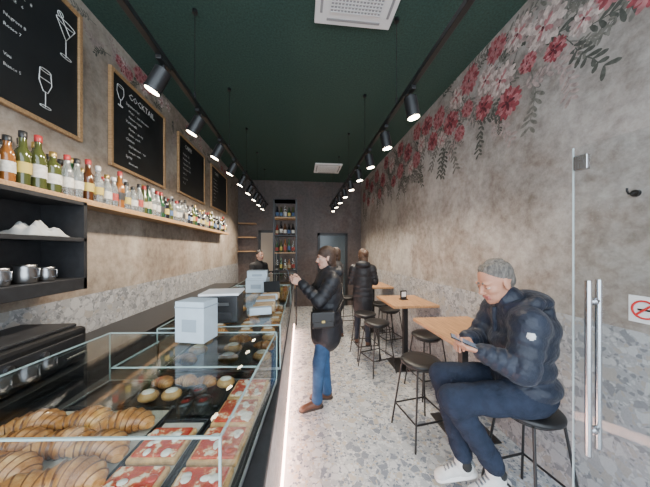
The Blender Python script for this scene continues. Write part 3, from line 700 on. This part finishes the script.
# ---- seated man
jk=M('navy_jacket',(.010,.015,.029),.5,var=.3,vs=7,bst=.8,bs=9,sheen=.08,bd=.035,spec=.4); tr_=M('navy_sweatpants',(.020,.027,.046),.9,var=.2,vs=20,bst=.8,bs=11,bd=.035,spec=.2); snk=M('white_sneaker',(.62,.62,.60),.6,var=.08,vs=40); sol=M('sole_white',(.75,.75,.73),.6); sock=M('black_sock',(.02,.02,.02),.9); logo=M('badge_white',(.7,.7,.7),.5); lac=M('grey_lace',(.18,.19,.2),.7)
F=Fig(); fd=nrm((-.94,.33,0))
pel=np.array([1.375,1.345,.755]); nk=np.array([1.312,1.36,1.265]); up=nrm(nk-pel); B=basis(fd,up)
L3=lambda o,x,y,z:o+B.T@np.array([x,y,z])
F.ell(pel,(.15,.185,.105),tr_,.03,B)
F.ell(L3(pel,.0,0,.055),(.165,.205,.085),jk,.012,B); F.ell(L3(pel,.03,0,.16),(.168,.198,.10),jk,.025,B); F.ell(L3(pel,.02,0,.28),(.163,.202,.12),jk,.025,B); F.ell(L3(pel,-.01,0,.39),(.145,.195,.12),jk,.04,B)
shl=np.array([1.252,1.195,1.200]); shr=np.array([1.355,1.53,1.200])
F.cap(shl,shr,.082,.082,jk,.06)
F.cap(nk+[0,0,-.03],nk+[-.02,.005,.035],.088,.078,jk,.03)
F.cap(L3(nk,.05,.05,-.02),L3(nk,.07,.045,.035),.03,.026,jk,.015); F.cap(L3(nk,.05,-.05,-.02),L3(nk,.07,-.045,.035),.03,.026,jk,.015)
F.ell(L3(nk,-.10,0,.035),(.085,.145,.055),jk,.015,B); F.cap(L3(nk,-.06,.125,.035),L3(nk,.06,.085,-.015),.042,.030,jk,.012); F.cap(L3(nk,-.06,-.125,.035),L3(nk,.06,-.085,-.015),.042,.030,jk,.012); F.ell(L3(nk,-.135,0,-.03),(.055,.12,.085),jk,.02,B)
ell_=np.array([1.185,1.170,.955]); wl=np.array([1.040,1.270,1.015]); elr=np.array([1.245,1.57,.965]); wr=np.array([1.065,1.435,1.03])
for s_,e_,w_ in((shl,ell_,wl),(shr,elr,wr)):
    F.cap(s_,e_,.082,.078,jk,.04,None,(4,.007)); F.cap(e_,w_,.074,.054,jk,.025,None,(4,.008)); d=nrm(w_-e_); F.cap(w_-d*.02,w_-d*.005,.050,.050,jk,.004)
F.ell(np.array([1.190,1.125,1.150]),(.017,.017,.017),logo,.002)
F.cap(L3(pel,.155,0,.10),L3(nk,.105,0,-.03),.012,.010,jk,.008)
hl=L3(pel,.02,.10,-.01); hr=L3(pel,.02,-.10,-.01); kl=np.array([.93,1.385,.685]); kr=np.array([.995,1.60,.72]); al=np.array([1.17,1.345,.30]); ar=np.array([1.05,1.46,.285])
for h_,k_,a_ in((hl,kl,al),(hr,kr,ar)):
    F.cap(h_,k_,.104,.080,tr_,.03,None,(3,.008)); F.cap(k_,a_,.078,.062,tr_,.02,None,(5,.007)); d=nrm(a_-k_); F.cap(a_-d*.015,a_+d*.01,.053,.050,tr_,.004); F.cap(a_,a_+d*.07,.038,.036,sock,.003)
    F.ell(k_,(.078,.078,.078),tr_,.02)
shoe(F,al+[.005,0,-.065],(-.9,.1,-.38),snk,sol,lace=lac); shoe(F,ar+[0,0,-.065],(-.93,.25,-.28),snk,sol,lace=lac)
head(F,(1.215,1.385,1.398),(-.90,.02,-.36),(-.36,.03,.90),skin,h_grey,'short',brow=h_grey,sc=1.05,down=True)
dl=nrm(wl-ell_); hand(F,wl+dl*.012,(-.80,.35,.12),(.15,.35,.9),-1,skin,(.55,.6,.4)); dr=nrm(wr-elr); hand(F,wr+dr*.012,(-.75,-.45,.05),(.1,-.25,-.95),-1,skin,(.35,.5,.4))
F.build('seated_man',{0:.006,1:.003,2:.003,3:.004})
m_phone=M('phone_black',(.01,.01,.012),.15); m_scr=M('phone_screen',(.05,.06,.08),.1,emit=.3,ecol=(.5,.6,.8))
def phone(c,R,name='smartphone'):
    b=MB(); b.box((0,0,0),(.073,.15,.008),m_phone,bev=.003); b.box((0,0,.0043),(.066,.142,.001),m_scr); b.ell((-.02,.055,-.005),(.008,.008,.003),m_black)
    o=b.build(name,c); o.rotation_euler=R.to_euler(); return o
phone((.960,1.320,1.063),Matrix.Rotation(math.radians(60),3,'Z')@Matrix.Rotation(.35,3,'X'))

# ---- generic standing person
dsole=M('dark_sole',(.03,.02,.015),.7)
def stander(name,p,face,H,jm,tm,sm,hair,style,armsL,armsR,quilt=True,hood=False,hem=.70,skn=skin2,headdir=None,hv=.005,fat=1.,hands=True,lean=0.,feet=None,leg=1.,up=(0,0,1)):
    F=Fig(); fd=nrm((face[0],face[1],0)); B=basis(fd,(0,0,1)); s=H/1.70; base=np.array([p[0],p[1],0.])
    W=lambda x,y,z:base+s*(B.T@np.array([x+lean*max(0,z-.9),y,z]))
    ft=feet or ((.06,.10),(-.06,-.09))
    q=lambda n:(n,.009) if quilt else None
    F.ell(W(-.01,0,.90),(.125*s,.17*s,.13*s),tm,.03,B)
    for (fx,fy),sy in zip(ft,(1,-1)):
        hp=W(0,sy*.085,.88); kn=W(fx*.6+.02,sy*.09*.4+fy*.6,.48); an=W(fx-.01,fy,.11)
        F.cap(hp,kn,.092*s*leg,.062*s*leg,tm,.03); F.cap(kn,an,.062*s*leg,.048*s*leg,tm,.02); F.cap(an+[0,0,.01],an+[0,0,-.02],.050*s*leg,.054*s*leg,tm,.006)
        shoe(F,W(fx-.01,fy,.081),B[0]+B[1]*sy*.15,sm,dsole,sc=s)
    r=fat
    F.cap(W(0,0,hem+.12),W(0,0,1.12),.165*s*r,.150*s*r,jm,.03,(B[0],1.18),q(4)); F.cap(W(0,0,1.12),W(-.005,0,1.33),.155*s*r,.150*s*r,jm,.03,(B[0],1.22),q(2))
    F.cap(W(0,0,hem+.02),W(0,0,hem+.12),.165*s*r,.168*s*r,jm,.005,(B[0],1.15))
    shl=W(-.01,.165,1.36); shr=W(-.01,-.165,1.36); F.cap(shl,shr,.070*s,.070*s,jm,.05); F.cap(W(-.01,0,1.40),W(.0,0,1.49),.075*s,.062*s,jm,.02)
    if hood: F.ell(W(-.10,0,1.44),(.07*s,.13*s,.07*s),jm,.02,B); F.cap(W(-.06,.10,1.45),W(.05,.07,1.43),.033*s,.028*s,jm,.02); F.cap(W(-.06,-.10,1.45),W(.05,-.07,1.43),.033*s,.028*s,jm,.02)
    for sh,(e_,w_,fdir,pn,th,cu) in((shl,armsL),(shr,armsR)):
        e_=W(*e_); w_=W(*w_); F.cap(sh,e_,.068*s*r,.058*s*r,jm,.03,None,q(4)); F.cap(e_,w_,.057*s*r,.042*s*r,jm,.02,None,q(4)); d=nrm(w_-e_)
        if hands: hand(F,w_+d*.012,B.T@np.array(fdir,float),B.T@np.array(pn,float),th,skn,cu,sc=s)
    hd=nrm(headdir) if headdir is not None else fd
    head(F,W(.035,0,1.59),hd,up,skn,hair,style,sc=s*1.0)
    F.build(name,{0:hv,1:hv*.7,2:max(.0035,hv*.5),3:hv}); return W
pj=M('black_puffer',(.014,.015,.019),.5,var=.3,vs=15,bst=.5,bs=16,bd=.02,spec=.4); jean=M('blue_jeans',(.035,.085,.18),.85,var=.35,vs=9,bst=.4,bs=25,spec=.2); boot=M('brown_boot',(.09,.04,.022),.45); djean=M('dark_jeans',(.02,.03,.05),.8,var=.3,vs=14); gpuff=M('grey_coat',(.03,.03,.033),.7,var=.3,vs=20)
W1=stander('standing_woman',(.27,2.50),(-1,-.12),1.62,pj,jean,boot,h_brown,'bun',
  ((.13,.21,1.16),(.30,.10,1.33),(.9,-.25,.35),(.1,-.9,.0),1,(.5,.7,.5)),
  ((.14,-.18,1.16),(.31,-.03,1.34),(.9,.25,.35),(.1,.9,.0),-1,(.5,.7,.5)),headdir=(-1,-.22,-.12),hv=.0055,hem=.74,feet=((.12,.06),(-.02,-.08)),lean=-.05,fat=1.16,leg=1.1,hood=True)
ph_=W1(.43,.03,1.40); phone(tuple(ph_),Matrix.Rotation(math.radians(97),3,'Z')@Matrix.Rotation(math.radians(75),3,'X'))
m_lea=M('black_leather',(.012,.011,.011),.35,bst=.2,bs=90); m_gold=M('gold_metal',(.6,.42,.15),.3,1)
b=MB(); c=W1(.09,.240,.99); b.box((c[0],c[1],c[2]),(.23,.075,.16),m_lea,.1,bev=.02); b.box((c[0],c[1]-.04,c[2]+.03),(.22,.012,.09),m_lea,.1,bev=.005); b.box((c[0],c[1]-.048,c[2]-.01),(.03,.008,.02),m_gold,.1)
a=[W1(-.06,.22,1.05),W1(-.14,.14,1.15),W1(-.168,.0,1.28),W1(-.13,-.10,1.40),W1(-.01,-.12,1.458),W1(.11,-.08,1.38),W1(.175,.03,1.22),W1(.175,.15,1.10),W1(.15,.22,1.05)]
b.tube([tuple(x) for x in a],.008,m_lea,n=8); b.build('shoulder_bag')
rest=((-.02,.24,1.10),(.04,.25,.86),(.2,0,-1),(0,-1,0),1,(.25,.35,.3)); restR=((-.02,-.24,1.10),(.04,-.25,.86),(.2,0,-1),(0,1,0),-1,(.25,.35,.3))
up1=((.03,.22,1.12),(.24,.14,1.15),(1,-.2,.1),(0,-1,.1),1,(.5,.6,.5)); up1R=((.03,-.22,1.12),(.24,-.14,1.15),(1,.2,.1),(0,1,.1),-1,(.5,.6,.5))
stander('woman_in_hooded_coat',(1.07,4.02),(.25,1),1.60,pj,djean,boot,h_fair,'bun',up1,up1R,hood=True,hv=.008,hem=.66,headdir=(-.25,.95,-.1),fat=1.1)
stander('customer_in_dark_coat',(.66,4.35),(-.9,.3),1.63,gpuff,djean,boot,h_brown,'bob',rest,restR,hv=.009,hem=.6,quilt=False)
ap=M('apron_black',(.02,.02,.022),.8)
stander('barista',(-.88,5.30),(.7,-.7),1.58,ap,ap,boot,h_dk,'short',up1,up1R,hv=.010,quilt=False)

# ------------------------------------------------------------------ world, camera
w=bpy.data.worlds.new('World'); S.world=w; w.use_nodes=True; bg=w.node_tree.nodes['Background']; bg.inputs[0].default_value=(.78,.89,1,1); bg.inputs[1].default_value=5.8
cam=bpy.data.cameras.new('camera'); co=bpy.data.objects.new('camera',cam); S.collection.objects.link(co); S.camera=co
cam.sensor_width=36; cam.lens=36*240/650; cam.shift_y=.010; cam.clip_start=.02
co.location=(0,0,1.6); co.rotation_euler=(math.radians(90),0,math.radians(-5.95))
